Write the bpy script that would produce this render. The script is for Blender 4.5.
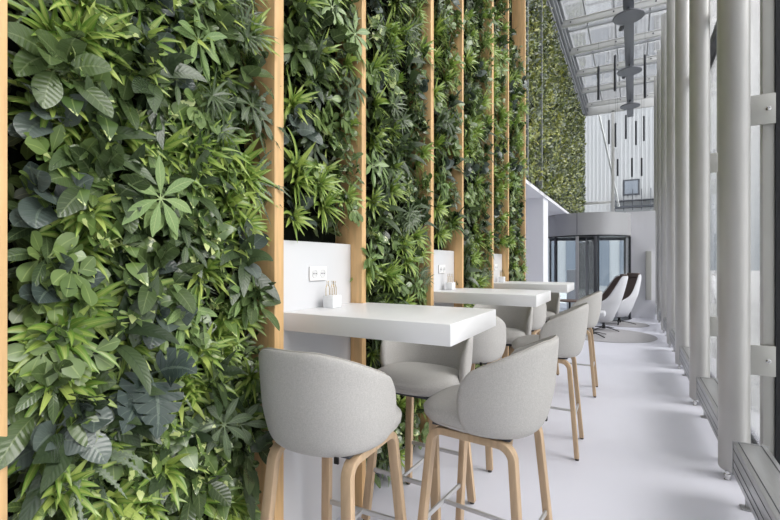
import bpy, bmesh, math, random
from mathutils import Vector, Matrix
PI = math.pi
S = bpy.context.scene
for o in list(bpy.data.objects): bpy.data.objects.remove(o)
C = S.collection
CAMH = 1.25

# ---------------------------------------------------------------- camera, sky, sun, exposure
cam = bpy.data.cameras.new('camera'); camo = bpy.data.objects.new('camera', cam); C.objects.link(camo)
camo.location = (0, 0, CAMH); camo.rotation_euler = (PI/2, 0, math.radians(29.0))
cam.sensor_width = 36; cam.lens = 438/780*36; cam.shift_y = 0.0032; cam.clip_start = 0.02
S.camera = camo
w = bpy.data.worlds.new('overcast_sky'); S.world = w; w.use_nodes = True
nt = w.node_tree; nt.nodes.clear()
wo = nt.nodes.new('ShaderNodeOutputWorld'); bg = nt.nodes.new('ShaderNodeBackground')
tc = nt.nodes.new('ShaderNodeTexCoord'); sx = nt.nodes.new('ShaderNodeSeparateXYZ'); cr = nt.nodes.new('ShaderNodeValToRGB')
nt.links.new(tc.outputs['Generated'], sx.inputs[0]); nt.links.new(sx.outputs['Z'], cr.inputs[0])
cr.color_ramp.elements[0].position = 0.0; cr.color_ramp.elements[0].color = (0.34, 0.375, 0.405, 1)
cr.color_ramp.elements[1].position = 0.5; cr.color_ramp.elements[1].color = (0.96, 0.95, 0.94, 1)
nt.links.new(cr.outputs[0], bg.inputs[0]); nt.links.new(bg.outputs[0], wo.inputs[0])
bg.inputs[1].default_value = 1.25
sl = bpy.data.lights.new('hazy_sun', 'SUN'); sl.energy = 1.7; sl.angle = math.radians(42); sl.color = (1, 0.97, 0.93)
so = bpy.data.objects.new('hazy_sun', sl); C.objects.link(so)
so.rotation_euler = Vector((1.0, 0.12, 0.85)).to_track_quat('Z', 'Y').to_euler(); so.location = (4, -3, 9)
S.view_settings.view_transform = 'Standard'; S.view_settings.look = 'None'
S.view_settings.gamma = 1; S.view_settings.use_curve_mapping = False
S.view_settings.exposure = 1.05

# ---------------------------------------------------------------- materials
def lin(c):
    r = [((v/255)/12.92 if v/255 <= .04045 else ((v/255+.055)/1.055)**2.4) for v in c]
    return (r[0], r[1], r[2], 1)
def mat(name, rgb, rough=.5, metal=0, noise=0, scale=20, bump=0, bscale=200, stretch=None, spec=.5, coat=0):
    m = bpy.data.materials.new(name); m.use_nodes = True; n = m.node_tree; b = n.nodes['Principled BSDF']
    b.inputs['Base Color'].default_value = lin(rgb); b.inputs['Roughness'].default_value = rough
    b.inputs['Metallic'].default_value = metal; b.inputs['Specular IOR Level'].default_value = spec
    b.inputs['Coat Weight'].default_value = coat
    t = n.nodes.new('ShaderNodeTexCoord'); mp = n.nodes.new('ShaderNodeMapping')
    n.links.new(t.outputs['Object'], mp.inputs[0])
    if stretch: mp.inputs['Scale'].default_value = stretch
    if noise:
        x = n.nodes.new('ShaderNodeTexNoise'); x.inputs['Scale'].default_value = scale; x.inputs['Detail'].default_value = 4
        n.links.new(mp.outputs[0], x.inputs[0])
        r = n.nodes.new('ShaderNodeValToRGB'); n.links.new(x.outputs[0], r.inputs[0])
        r.color_ramp.elements[0].position = .3; r.color_ramp.elements[1].position = .7
        a = lin([max(0, v*(1-noise)) for v in rgb]); c = lin([min(255, v*(1+noise)) for v in rgb])
        r.color_ramp.elements[0].color = a; r.color_ramp.elements[1].color = c
        n.links.new(r.outputs[0], b.inputs['Base Color'])
    if bump:
        x = n.nodes.new('ShaderNodeTexNoise'); x.inputs['Scale'].default_value = bscale
        n.links.new(mp.outputs[0], x.inputs[0])
        u = n.nodes.new('ShaderNodeBump'); u.inputs['Strength'].default_value = bump; u.inputs['Distance'].default_value = .002
        n.links.new(x.outputs[0], u.inputs['Height']); n.links.new(u.outputs[0], b.inputs['Normal'])
    return m
def glassm(name, tint=(.95, .97, .98), refl=1.0):
    m = bpy.data.materials.new(name); m.use_nodes = True; n = m.node_tree; n.nodes.clear()
    o = n.nodes.new('ShaderNodeOutputMaterial'); t = n.nodes.new('ShaderNodeBsdfTransparent'); g = n.nodes.new('ShaderNodeBsdfGlossy')
    mx = n.nodes.new('ShaderNodeMixShader'); f = n.nodes.new('ShaderNodeFresnel'); f.inputs[0].default_value = 1.35
    mu = n.nodes.new('ShaderNodeMath'); mu.operation = 'MULTIPLY'; mu.inputs[1].default_value = refl
    t.inputs[0].default_value = (*tint, 1); g.inputs['Roughness'].default_value = .02
    n.links.new(f.outputs[0], mu.inputs[0]); n.links.new(mu.outputs[0], mx.inputs[0])
    n.links.new(t.outputs[0], mx.inputs[1]); n.links.new(g.outputs[0], mx.inputs[2]); n.links.new(mx.outputs[0], o.inputs[0])
    return m
def leafm(name, dark, light, vein, veinamt=.5, ribs=9, slant=1.5, rough=.35, varieg=0, edge=None, trans=.22):
    m = bpy.data.materials.new(name); m.use_nodes = True; n = m.node_tree; L = n.links
    b = n.nodes['Principled BSDF']; out = n.nodes['Material Output']
    def math_(op, a, c=None, v=None):
        k = n.nodes.new('ShaderNodeMath'); k.operation = op
        if hasattr(a, 'links'): L.new(a, k.inputs[0])
        else: k.inputs[0].default_value = a
        if c is not None:
            if hasattr(c, 'links'): L.new(c, k.inputs[1])
            else: k.inputs[1].default_value = c
        return k.outputs[0]
    def mixc(f, a, c):
        k = n.nodes.new('ShaderNodeMix'); k.data_type = 'RGBA'
        if hasattr(f, 'links'): L.new(f, k.inputs[0])
        else: k.inputs[0].default_value = f
        for s, v in ((6, a), (7, c)):
            if hasattr(v, 'links'): L.new(v, k.inputs[s])
            else: k.inputs[s].default_value = v
        return k.outputs[2]
    uv = n.nodes.new('ShaderNodeUVMap'); sp = n.nodes.new('ShaderNodeSeparateXYZ'); L.new(uv.outputs[0], sp.inputs[0])
    u = math_('FRACT', sp.outputs[0]); li = math_('FLOOR', sp.outputs[0]); v = sp.outputs[1]
    au = math_('MULTIPLY', math_('ABSOLUTE', math_('SUBTRACT', u, .5)), 2)
    oi = n.nodes.new('ShaderNodeObjectInfo')
    wn = n.nodes.new('ShaderNodeTexWhiteNoise'); wn.noise_dimensions = '2D'
    cx = n.nodes.new('ShaderNodeCombineXYZ'); L.new(li, cx.inputs[0]); L.new(math_('MULTIPLY', oi.outputs['Random'], 37.0), cx.inputs[1])
    L.new(cx.outputs[0], wn.inputs[0])
    f = math_('ADD', math_('MULTIPLY', wn.outputs['Value'], .6), math_('MULTIPLY', oi.outputs['Random'], .4))
    col = mixc(f, lin(dark), lin(light))
    # midrib and slanting side veins
    mid = math_('LESS_THAN', au, .07)
    col = mixc(math_('MULTIPLY', mid, veinamt), col, lin(vein))
    ph = math_('SUBTRACT', math_('MULTIPLY', v, ribs), math_('MULTIPLY', au, slant))
    rib = math_('LESS_THAN', math_('FRACT', ph), .12)
    if ribs: col = mixc(math_('MULTIPLY', rib, veinamt*.5), col, lin(vein))
    if edge:
        col = mixc(math_('MULTIPLY', math_('GREATER_THAN', au, .55), .8), col, lin(edge))
    if varieg:
        t = n.nodes.new('ShaderNodeTexCoord'); x = n.nodes.new('ShaderNodeTexNoise'); x.inputs['Scale'].default_value = 26
        x.inputs['Detail'].default_value = 3; L.new(t.outputs['Object'], x.inputs[0])
        g = math_('GREATER_THAN', x.outputs[0], 1-varieg)
        col = mixc(g, col, lin((196, 208, 140)))
    L.new(col, b.inputs['Base Color']); b.inputs['Roughness'].default_value = rough
    b.inputs['Specular IOR Level'].default_value = .65; b.inputs['Roughness'].default_value = rough*.85
    bp = n.nodes.new('ShaderNodeBump'); bp.inputs['Strength'].default_value = .12 if ribs else 0; bp.inputs['Distance'].default_value = .003
    sn = math_('SINE', math_('MULTIPLY', ph, 2*PI)); L.new(sn, bp.inputs['Height']); L.new(bp.outputs[0], b.inputs['Normal'])
    tr = n.nodes.new('ShaderNodeBsdfTranslucent'); L.new(col, tr.inputs[0])
    mx = n.nodes.new('ShaderNodeMixShader'); mx.inputs[0].default_value = trans
    L.new(b.outputs[0], mx.inputs[1]); L.new(tr.outputs[0], mx.inputs[2]); L.new(mx.outputs[0], out.inputs[0])
    return m
M = dict(
    floor=mat('pale_floor_resin', (216, 217, 228), .42, noise=.015, scale=.8, spec=.4),
    white=mat('white_lacquer', (230, 230, 231), .35),
    panel=mat('white_panel', (206, 207, 210), .4),
    wallw=mat('white_plaster', (226, 227, 233), .7),
    greyw=mat('grey_lobby_panel', (228, 228, 234), .55),
    fascia=mat('satin_grey_metal', (168, 168, 171), .4, metal=.2),
    steel=mat('painted_tube_steel', (190, 189, 187), .36, metal=.25, noise=.02, scale=3),
    bracket=mat('bracket_grey', (192, 192, 188), .4, metal=.3),
    alu=mat('brushed_aluminium', (178, 179, 180), .3, metal=.6, noise=.03, scale=8, stretch=(60, 1, 60)),
    chrome=mat('chrome', (205, 205, 205), .15, metal=1),
    dark=mat('dark_gasket', (28, 31, 36), .4),
    darkf=mat('dark_metal', (74, 76, 82), .4, metal=.5),
    fabric=mat('grey_wool_fabric', (182, 180, 177), .9, noise=.05, scale=260, bump=.5, bscale=900, spec=.15),
    seam=mat('seam_piping', (180, 176, 170), .9),
    wood=mat('pale_ash_ply', (190, 164, 134), .5, noise=.06, scale=6, stretch=(8, 8, 1)),
    plyedge=mat('ply_edge', (180, 148, 108), .6, noise=.08, scale=5),
    pine=mat('pine_timber', (212, 174, 124), .5, noise=.07, scale=5, stretch=(9, 9, .8)),
    rod=mat('footrest_metal', (196, 196, 196), .35, metal=.4),
    glide=mat('dark_glide', (60, 58, 56), .6),
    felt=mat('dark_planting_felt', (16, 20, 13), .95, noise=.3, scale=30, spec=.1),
    marble=mat('white_marble', (226, 228, 230), .3, noise=.04, scale=14),
    brass=mat('brass_wire', (176, 150, 96), .3, metal=.9),
    socket=mat('white_plastic', (232, 232, 232), .4),
    socketd=mat('socket_recess', (212, 212, 213), .5),
    shell=mat('white_chair_shell', (200, 201, 206), .6, noise=.03, scale=200),
    brown=mat('taupe_upholstery', (104, 92, 88), .85, noise=.06, scale=120, spec=.2),
    black=mat('black_metal', (26, 26, 28), .4, metal=.3),
    tabletop=mat('dark_brown_veneer', (104, 84, 74), .5),
    rug=mat('grey_round_rug', (168, 167, 170), .95, noise=.05, scale=160, spec=.1),
    roof=mat('roof_beam_paint', (206, 206, 206), .45, metal=.1),
    gutter=mat('gutter_grey', (150, 152, 156), .4, metal=.4),
    disc=mat('disc_lamp_grey', (116, 118, 126), .45, metal=.3),
    cable=mat('thin_cable', (120, 120, 124), .5),
    clad=mat('ribbed_white_cladding', (184, 184, 186), .6),
    cladd=mat('cladding_shade_strip', (176, 178, 186), .6),
    pave=mat('pale_paving', (196, 198, 200), .8, noise=.05, scale=.6),
    bark=mat('bark', (96, 86, 76), .9),
    winb=mat('bluish_window', (128, 134, 144), .25),
    stem=mat('plant_stem', (108, 120, 62), .6),
)
G = glassm('clear_glass'); G2 = glassm('facade_glass', (.96, .963, .968), .7); G3 = glassm('roof_glass', (.92, .93, .94), .5)
L_lime = leafm('lime_lily_leaf', (112, 140, 58), (178, 194, 106), (214, 222, 140), .3, 0, 0, .4, edge=(98, 138, 54))
L_lime2 = leafm('bright_lime_leaf', (128, 154, 66), (184, 200, 108), (208, 220, 130), .4, 0, 0, .4)
L_obo = leafm('fleshy_green_leaf', (84, 108, 60), (132, 154, 90), (184, 200, 130), .35, 0, 0, .33)
L_dark = leafm('dark_oval_leaf', (46, 60, 38), (92, 112, 66), (136, 150, 104), .4, 8, 1.2, .3)
L_mid = leafm('mid_green_leaf', (52, 70, 36), (112, 134, 72), (164, 186, 104), .4, 8, 1.2, .32)
L_blue = leafm('greyish_dark_leaf', (60, 72, 68), (102, 114, 106), (130, 146, 128), .4, 8, 1.4, .28)
L_rib = leafm('ribbed_dark_leaf', (46, 60, 42), (84, 102, 66), (50, 64, 48), .5, 11, 1.6, .32)
L_pothos = leafm('variegated_leaf', (68, 92, 52), (112, 136, 74), (172, 188, 116), .3, 0, 0, .3, varieg=.42)
L_palm = leafm('umbrella_leaf', (108, 138, 84), (148, 172, 110), (188, 204, 146), .5, 9, 1.3, .36)
L_palmd = leafm('dark_umbrella_leaf', (50, 66, 44), (92, 112, 70), (136, 154, 106), .5, 9, 1.3, .33)
L_mon = leafm('monstera_leaf', (50, 64, 60), (66, 80, 74), (118, 134, 118), .5, 7, 1.6, .3)
L_fern = leafm('fern_blade', (56, 74, 52), (92, 112, 74), (126, 144, 100), .3, 12, 1.2, .38)
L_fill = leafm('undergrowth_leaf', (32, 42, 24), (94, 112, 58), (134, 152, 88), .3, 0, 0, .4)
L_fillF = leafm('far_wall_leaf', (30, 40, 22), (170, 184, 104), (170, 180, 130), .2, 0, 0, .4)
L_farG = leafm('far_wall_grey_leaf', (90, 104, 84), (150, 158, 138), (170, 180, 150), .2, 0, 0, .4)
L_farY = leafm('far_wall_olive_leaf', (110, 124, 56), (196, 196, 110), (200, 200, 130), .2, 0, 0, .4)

# ---------------------------------------------------------------- helpers
def tag(o, label=None, cat=None, group=None, kind=None):
    if label: o['label'] = label
    if cat: o['category'] = cat
    if group: o['group'] = group
    if kind: o['kind'] = kind
    return o
def empty(name, loc=(0, 0, 0), rz=0):
    o = bpy.data.objects.new(name, None); o.empty_display_size = .05; C.objects.link(o)
    o.location = loc; o.rotation_euler = (0, 0, rz); return o
class MB:
    def __init__(s): s.v = []; s.f = []; s.uv = []; s.mi = []; s.m = 0
    def add(s, vs, fs, uvs=None):
        o = len(s.v); s.v += [tuple(p) for p in vs]
        for i, f in enumerate(fs):
            s.f.append(tuple(o+k for k in f)); s.mi.append(s.m)
            s.uv.append(uvs[i] if uvs else None)
    def box(s, x0, x1, y0, y1, z0, z1):
        v = [(x, y, z) for z in (z0, z1) for y in (y0, y1) for x in (x0, x1)]
        s.add(v, [(0, 2, 3, 1), (4, 5, 7, 6), (0, 1, 5, 4), (2, 6, 7, 3), (0, 4, 6, 2), (1, 3, 7, 5)]); return s
    def prism(s, pts, z0, z1):
        n = len(pts); v = [(x, y, z0) for x, y in pts] + [(x, y, z1) for x, y in pts]
        s.add(v, [tuple(range(n-1, -1, -1)), tuple(range(n, 2*n))] + [(i, (i+1) % n, n+(i+1) % n, n+i) for i in range(n)]); return s
    def lathe(s, prof, c=(0, 0, 0), n=32, sx=1, sy=1):
        v = []; f = []; k = len(prof)
        for i in range(n):
            a = 2*PI*i/n
            for r, z in prof: v.append((c[0]+r*sx*math.cos(a), c[1]+r*sy*math.sin(a), c[2]+z))
        for i in range(n):
            j = (i+1) % n
            for q in range(k-1): f.append((i*k+q, j*k+q, j*k+q+1, i*k+q+1))
        f.append(tuple(i*k for i in range(n-1, -1, -1))); f.append(tuple(i*k+k-1 for i in range(n)))
        s.add(v, f); return s
    def sweep(s, pts, w, h=None, n=4, side=None, taper=1):
        # n=4 with side: rectangle w (along side) x h ; else round tube radius w
        P = [Vector(p) for p in pts]; v = []; f = []
        for i, p in enumerate(P):
            t = (P[min(i+1, len(P)-1)]-P[max(i-1, 0)]).normalized()
            if side is not None: a = (Vector(side)-t*t.dot(Vector(side))).normalized()
            else:
                a = t.cross(Vector((0, 0, 1)))
                if a.length < .1: a = t.cross(Vector((0, 1, 0)))
                a.normalize()
            b = t.cross(a); k = 1+(taper-1)*i/(len(P)-1)
            if h is not None:
                ring = [p+a*w/2*k+b*h/2*k, p-a*w/2*k+b*h/2*k, p-a*w/2*k-b*h/2*k, p+a*w/2*k-b*h/2*k]
            else: ring = [p+(a*math.cos(2*PI*q/n)+b*math.sin(2*PI*q/n))*w*k for q in range(n)]
            v += ring
        m = 4 if h is not None else n
        for i in range(len(P)-1):
            for q in range(m): f.append((i*m+q, i*m+(q+1) % m, (i+1)*m+(q+1) % m, (i+1)*m+q))
        f.append(tuple(range(m-1, -1, -1))); f.append(tuple((len(P)-1)*m+q for q in range(m)))
        s.add(v, f); return s
    def build(s, name, mats, parent=None, bevel=0, smooth=False, seg=2, loc=None, fix=True):
        if not isinstance(mats, (list, tuple)): mats = [mats]
        me = bpy.data.meshes.new(name); me.from_pydata(s.v, [], s.f)
        for m in mats: me.materials.append(m)
        for p, i in zip(me.polygons, s.mi): p.material_index = i
        if any(u is not None for u in s.uv):
            l = me.uv_layers.new(name='UVMap')
            for p, u in zip(me.polygons, s.uv):
                if u:
                    for k, li in enumerate(p.loop_indices): l.data[li].uv = u[k]
        if fix or bevel:
            bm = bmesh.new(); bm.from_mesh(me)
            if fix: bmesh.ops.recalc_face_normals(bm, faces=bm.faces)
            if bevel:
                e = [x for x in bm.edges if len(x.link_faces) == 2 and x.calc_face_angle(0) > .6]
                bmesh.ops.bevel(bm, geom=e, offset=bevel, segments=seg, affect='EDGES', profile=.5)
            bm.to_mesh(me); bm.free()
        if smooth or bevel:
            for p in me.polygons: p.use_smooth = True
            if smooth != 'all':
                try: me.set_sharp_from_angle(angle=math.radians(38))
                except Exception: pass
        o = bpy.data.objects.new(name, me); C.objects.link(o)
        if parent: o.parent = parent
        if loc: o.location = loc
        return o
def copy_tree(o, parent=None):
    c = o.copy(); C.objects.link(c)
    if parent: c.parent = parent
    for ch in [x for x in o.children]: copy_tree(ch, c)
    return c
def struct(o): o['kind'] = 'structure'; return o

# ---------------------------------------------------------------- setting
WX = -1.36        # planting felt plane
ENDY = 14.35; ROOFZ = 5.68
struct(MB().box(-4.2, .78, -2.5, ENDY, -.06, 0).build('floor', M['floor']))
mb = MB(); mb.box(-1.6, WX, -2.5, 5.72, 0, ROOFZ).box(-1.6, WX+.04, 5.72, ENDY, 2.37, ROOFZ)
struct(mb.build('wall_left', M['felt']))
struct(MB().box(-4.2, -1.30, 5.74, ENDY, 2.33, 2.372).build('ceiling_lobby', M['wallw']))
struct(MB().box(-4.2, -4.1, 5.0, ENDY, 0, 2.33).build('wall_lobby', M['wallw']))
struct(MB().box(-4.1, -1.30, 7.60, 8.06, 0, 2.33).build('wall_pier', M['wallw']))
struct(MB().box(-4.1, -1.40, 5.55, 5.72, 0, 2.33).build('wall_return', M['wallw']))
struct(MB().box(-.14, .44, 11.35, 11.55, 0, 2.40).build('wall_entrance', M['greyw']))
struct(MB().box(-1.6, .78, -2.6, -2.5, 0, ROOFZ+.3).build('wall_back_light_block', M['wallw']))  # unseen wall behind the camera, added to block sky light from that side
# thin soffit edging where the high planting stops
struct(MB().box(-1.30, -1.27, 5.76, ENDY, 2.33, 2.385).build('trim_1', M['greyw'], bevel=.004))

# ---------------------------------------------------------------- timber posts
posts = [(.375, .4325), (1.247, 1.298), (1.862, 1.902), (2.725, 2.775), (3.345, 3.382), (4.205, 4.255), (4.825, 4.862), (5.68, 5.72)]
plab = ['pale pine post cut by the left edge of the photo',
        'nearest full pine post, left of the first white panel',
        'pine post at the right edge of the first white panel',
        'pine post left of the second white panel',
        'pine post right of the second white panel',
        'pine post left of the third white panel',
        'pine post right of the third white panel',
        'last pine post where the planted bays end before the lobby opening']
for i, (a, b) in enumerate(posts):
    o = MB().box(-1.359, -1.194, a, b, 0.001, ROOFZ-.02).build('timber_post', M['pine'], bevel=.003)
    tag(o, plab[i], 'post', 'pine posts dividing the planted wall')

# ---------------------------------------------------------------- white panels, sockets, tables, ornaments
ordw = ['first', 'second', 'third']
near = ['nearest', 'middle', 'farthest']
for k in range(3):
    y = 1.48*k
    t = empty('wall_panel', (-1.305, 1.58+y, 0))
    tag(t, '%s white wall panel rising behind its table between two pine posts' % near[k], 'panel', 'white panels behind the tables')
    mb = MB().box(-1.355, -1.26, 1.30+y, 1.86+y, 0.001, 1.343)
    p = mb.build('panel_board', M['panel'], bevel=.003); p.parent = t; p.matrix_parent_inverse = Matrix.Translation(t.location).inverted()
    s = empty('wall_socket', (-1.26, 1.587+y, 1.200))
    tag(s, 'white double power socket on the %s white wall panel' % near[k], 'socket', 'double sockets on the panels')
    MB().box(0.0003, .010, -.060, .060, -.032, .032).build('socket_plate', M['socket'], s, bevel=.003)
    for q in (-1, 1):
        r = MB()
        r.lathe([(0.0, 0), (.020, 0), (.020, .003), (.016, .003), (.015, .001), (0.0, .001)], n=24)
        o = r.build('outlet', M['socketd'], s, smooth=True); o.rotation_euler = (0, PI/2, 0); o.location = (.0095, q*.029, 0)
        for zz in (-.008, .008):
            h = MB().lathe([(0, 0), (.0028, 0), (.0028, .002), (0, .002)], n=10).build('pin_hole', M['darkf'], o)
            h.location = (0, zz, .001)
    # table: one slab notched round the post, on a slim wall bracket
    t = empty('bar_table', (-.9, 1.64+y, 0))
    tag(t, '%s of the three thick white wall-mounted bar tables' % near[k], 'table', 'white bar tables fixed to the wall')
    pts = [(-1.259, 1.365+y), (-.527, 1.365+y), (-.527, 1.915+y), (-1.193, 1.915+y), (-1.193, 1.861+y), (-1.259, 1.861+y)]
    pts = [(a+.9, b-1.64-y) for a, b in pts]
    MB().prism(pts, .970, 1.045).build('tabletop', M['white'], t, bevel=.003)
    # ornament
    t = empty('bottle_ornament', (-1.20, 1.622+y, 1.0455))
    tag(t, 'small marble block with brass wire bottle outlines on the %s table' % near[k], 'ornament', 'marble and brass ornaments')
    MB().box(-.028, .028, -.034, .034, 0, .056).build('marble_base', M['marble'], t, bevel=.003)
    for q in (-1, 0, 1):
        c = q*.019; x = .012*(1 if q == 0 else -1)
        for sgn in (-1, 1):
            pt = [(x, c+sgn*.013, .050), (x, c+sgn*.013, .088), (x, c+sgn*.011, .094), (x, c+sgn*.005, .103), (x, c+sgn*.005, .117), (x, c+sgn*.007, .119)]
            if sgn == -1: mb = MB()
            mb.sweep(pt, .0016, n=6)
        mb.build('bottle_outline', M['brass'], t, smooth=True)

# ---------------------------------------------------------------- bar stool (faces local +Y)
def plan(sv):
    # sv in [-1,1] from left arm tip round the back to right arm tip; returns x,y and outward normal
    a = abs(sv); sg = 1 if sv >= 0 else -1
    A, B = .243, .25
    arc = .90
    if a <= arc:
        th = a/arc*PI/2
        e = .86
        x = A*math.sin(th)**e; y = -.0-B*math.cos(th)**e
        nx, ny = math.sin(th), -math.cos(th)
    else:
        q = (a-arc)/(1-arc); x = A-.010*q*q; y = .03*q; nx, ny = 1, 0
    return sg*x, y, sg*nx, ny
def make_stool():
    t = empty('bar_stool')
    # shell
    NS, NT = 40, 12; th = .034
    def grid(off):
        g = []
        for i in range(NS+1):
            row = []
            for j in range(NT+1):
                tt = j/NT
                ext = .985-.33*abs(tt-.55)**2.6*2.0 - .10*max(0, tt-.8)
                ext = 1.0 - .62*max(0, (tt-.55))**2.2 - .28*max(0, (.5-tt))**1.6
                sv = (-1+2*i/NS)*ext*.955
                x, y, nx, ny = plan(sv)
                zt = .835+(.968-.835)*min(1, max(0, (.05-y)/.29))**1.05
                zb = .650-.014*math.cos(min(abs(sv), 1)*PI/2)
                z = zb+tt*(zt-zb)
                sc = .885+.115*min(1, tt/.42)**.55 + .035*max(0, tt-.4)
                o = off*(.55+.45*min(1, (1-tt)/.3+.2))
                X = x*sc-nx*o; Y = y*(sc-(.045*(1-tt)**2*min(1, -y/.1) if y < 0 else 0))-ny*o - .012*tt*(1 if y < 0 else 1)
                row.append((X, Y, z+(0.0 if off == 0 else -.004)))
            g.append(row)
        return g
    go, gi = grid(0), grid(th)
    mb = MB(); v = []; W = NT+1
    for g in (go, gi):
        for r in g: v += r
    n1 = (NS+1)*W; f = []
    for i in range(NS):
        for j in range(NT):
            a = i*W+j; b = (i+1)*W+j
            f.append((a, b, b+1, a+1)); f.append((n1+a, n1+a+1, n1+b+1, n1+b))
    # rounded rim : midpoints pushed out
    rim = [(i, NT) for i in range(NS+1)]
    loop = [(0, j) for j in range(NT+1)]+[(i, NT) for i in range(1, NS+1)]+[(NS, j) for j in range(NT-1, -1, -1)]+[(i, 0) for i in range(NS-1, 0, -1)]
    mids = []
    for (i, j) in loop:
        p = Vector(go[i][j]); q = Vector(gi[i][j]); m = (p+q)/2
        push = Vector((0, 0, 0))
        if j == NT: push += Vector((0, 0, .010))
        if j == 0: push += Vector((0, 0, -.008))
        if i in (0, NS): push += Vector((0, .010, 0))
        mids.append(len(v)); v.append(tuple(m+push))
    K = len(loop)
    for a in range(K):
        b = (a+1) % K
        ia = loop[a][0]*W+loop[a][1]; ib = loop[b][0]*W+loop[b][1]
        f.append((ia, ib, mids[b], mids[a])); f.append((n1+ia, mids[a], mids[b], n1+ib))
    mb.add(v, f); sh = mb.build('backrest_shell', M['fabric'], t, smooth='all')
    sd = sh.modifiers.new('sub', 'SUBSURF'); sd.levels = 1; sd.render_levels = 1
    # seam along the rim
    pts = [(Vector(go[i][NT])*.5+Vector(gi[i][NT])*.5+Vector((0, 0, .0085))) for i in range(1, NS)]
    MB().sweep(pts, .0018, n=5).build('seam', M['seam'], sh, smooth=True)
    # seat cushion
    mb = MB(); v = []; f = []; n = 48
    prof = [(0, .632), (.84, .632), (.92, .638), (.985, .655), (1.0, .677), (.985, .699), (.93, .713), (.8, .720), (.5, .724), (0, .724)]
    for (r, z) in prof:
        for i in range(n):
            a = 2*PI*i/n; e = .66
            cx = math.copysign(abs(math.cos(a))**e, math.cos(a)); cy = math.copysign(abs(math.sin(a))**e, math.sin(a))
            wx = .212 if cy > 0 else .212-.025*abs(cy)
            y = .004+cy*r*(.222 if cy > 0 else .150)
            zz = z - (.016*max(0, y/.25)**3 if z > .69 else 0)
            if z < .68: zz = z+.012*max(0, y/.25)
            v.append((cx*r*wx*(1.02 if cy > .5 else 1), y, zz))
    k = len(prof)
    for q in range(k-1):
        for i in range(n): f.append((q*n+i, q*n+(i+1) % n, (q+1)*n+(i+1) % n, (q+1)*n+i))
    mb.add(v, f); st = mb.build('seat', M['fabric'], t, smooth='all')
    sp = [(math.copysign(abs(math.cos(a))**.66, math.cos(a))*.207, .004+math.copysign(abs(math.sin(a))**.66, math.sin(a))*(.219 if math.sin(a) > 0 else .148), .654+.012*max(0, math.sin(a))) for a in [2*PI*i/48 for i in range(49)]]
    MB().sweep(sp, .0022, n=5).build('piping', M['seam'], st, smooth=True)
    MB().prism([(-.15, -.15), (.15, -.15), (.15, .16), (-.15, .16)], .622, .633).build('seat_plate', M['darkf'], t, bevel=.003)
    # bent ply side frames: each half is a leg
    for sx in (-1, 1):
        for sy in (-1, 1):
            top = .610; R = .055; yb = .158; yf = .210; xb = .148; xf = .19
            pts = []
            fx = lambda z: sx*(xb+(xf-xb)*(1-z/top))
            fy = lambda z: sy*(yb+(yf-yb)*(1-z/top))
            zs = [0.012, .15, .30, .45, top-R-.01]
            pts = [(fx(z), fy(z), z) for z in zs]
            y0 = fy(top-R); 
            for q in range(1, 8):
                a = q/7*PI/2
                pts.append((fx(top-R+R*math.sin(a)), y0-sy*R*(1-math.cos(a)), top-R+R*math.sin(a)))
            pts.append((fx(top), 0.0, top))
            mb = MB(); mb.sweep(pts, .038, .027, side=(1, 0, 0))
            lg = mb.build('leg', M['wood'], t, bevel=.0025)
            # layered edge line of the ply
            g = MB().lathe([(0, 0), (.011, 0), (.012, .006), (.012, .013), (0, .013)], n=12).build('foot_glide', M['glide'], lg)
            g.location = (fx(0), fy(0), 0)
    z = .25
    zx = .148+.042*(1-z/.61)-.012; zy = .158+.052*(1-z/.61)
    for sy in (-1, 1):
        MB().sweep([(-zx-.01, sy*zy, z), (zx+.01, sy*zy, z)], .020, .010, side=(0, 0, 1)).build('footrest_bar', M['rod'], t, bevel=.002)
    MB().sweep([(0, -zy, z), (0, zy, z)], .016, .009, side=(0, 0, 1)).build('cross_bar', M['rod'], t, bevel=.002)
    MB().box(.125, .141, -.20, -.194, .625, .645).build('maker_tag', M['black'], t)
    return t
stool = make_stool()
tn = ['nearest', 'middle', 'farthest']
places = []
for k in range(3):
    y = 1.48*k
    places += [(-.945, 1.30+y, 0.04, 'grey upholstered bar stool on the near side of the %s table, its back to us' % tn[k]),
               (-.508 if k == 0 else -.522, 1.70+y, PI/2-(.10 if k == 0 else -.02), 'grey upholstered bar stool side-on at the aisle end of the %s table' % tn[k]),
               (-.93, 1.995+y, PI-.05, 'grey upholstered bar stool on the far side of the %s table, facing us' % tn[k])]
for i, (x, y, r, lb) in enumerate(places):
    o = stool if i == 0 else copy_tree(stool)
    o.location = (x, y, 0); o.rotation_euler = (0, 0, r)
    tag(o, lb, 'bar stool', 'grey bar stools at the white tables')

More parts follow.
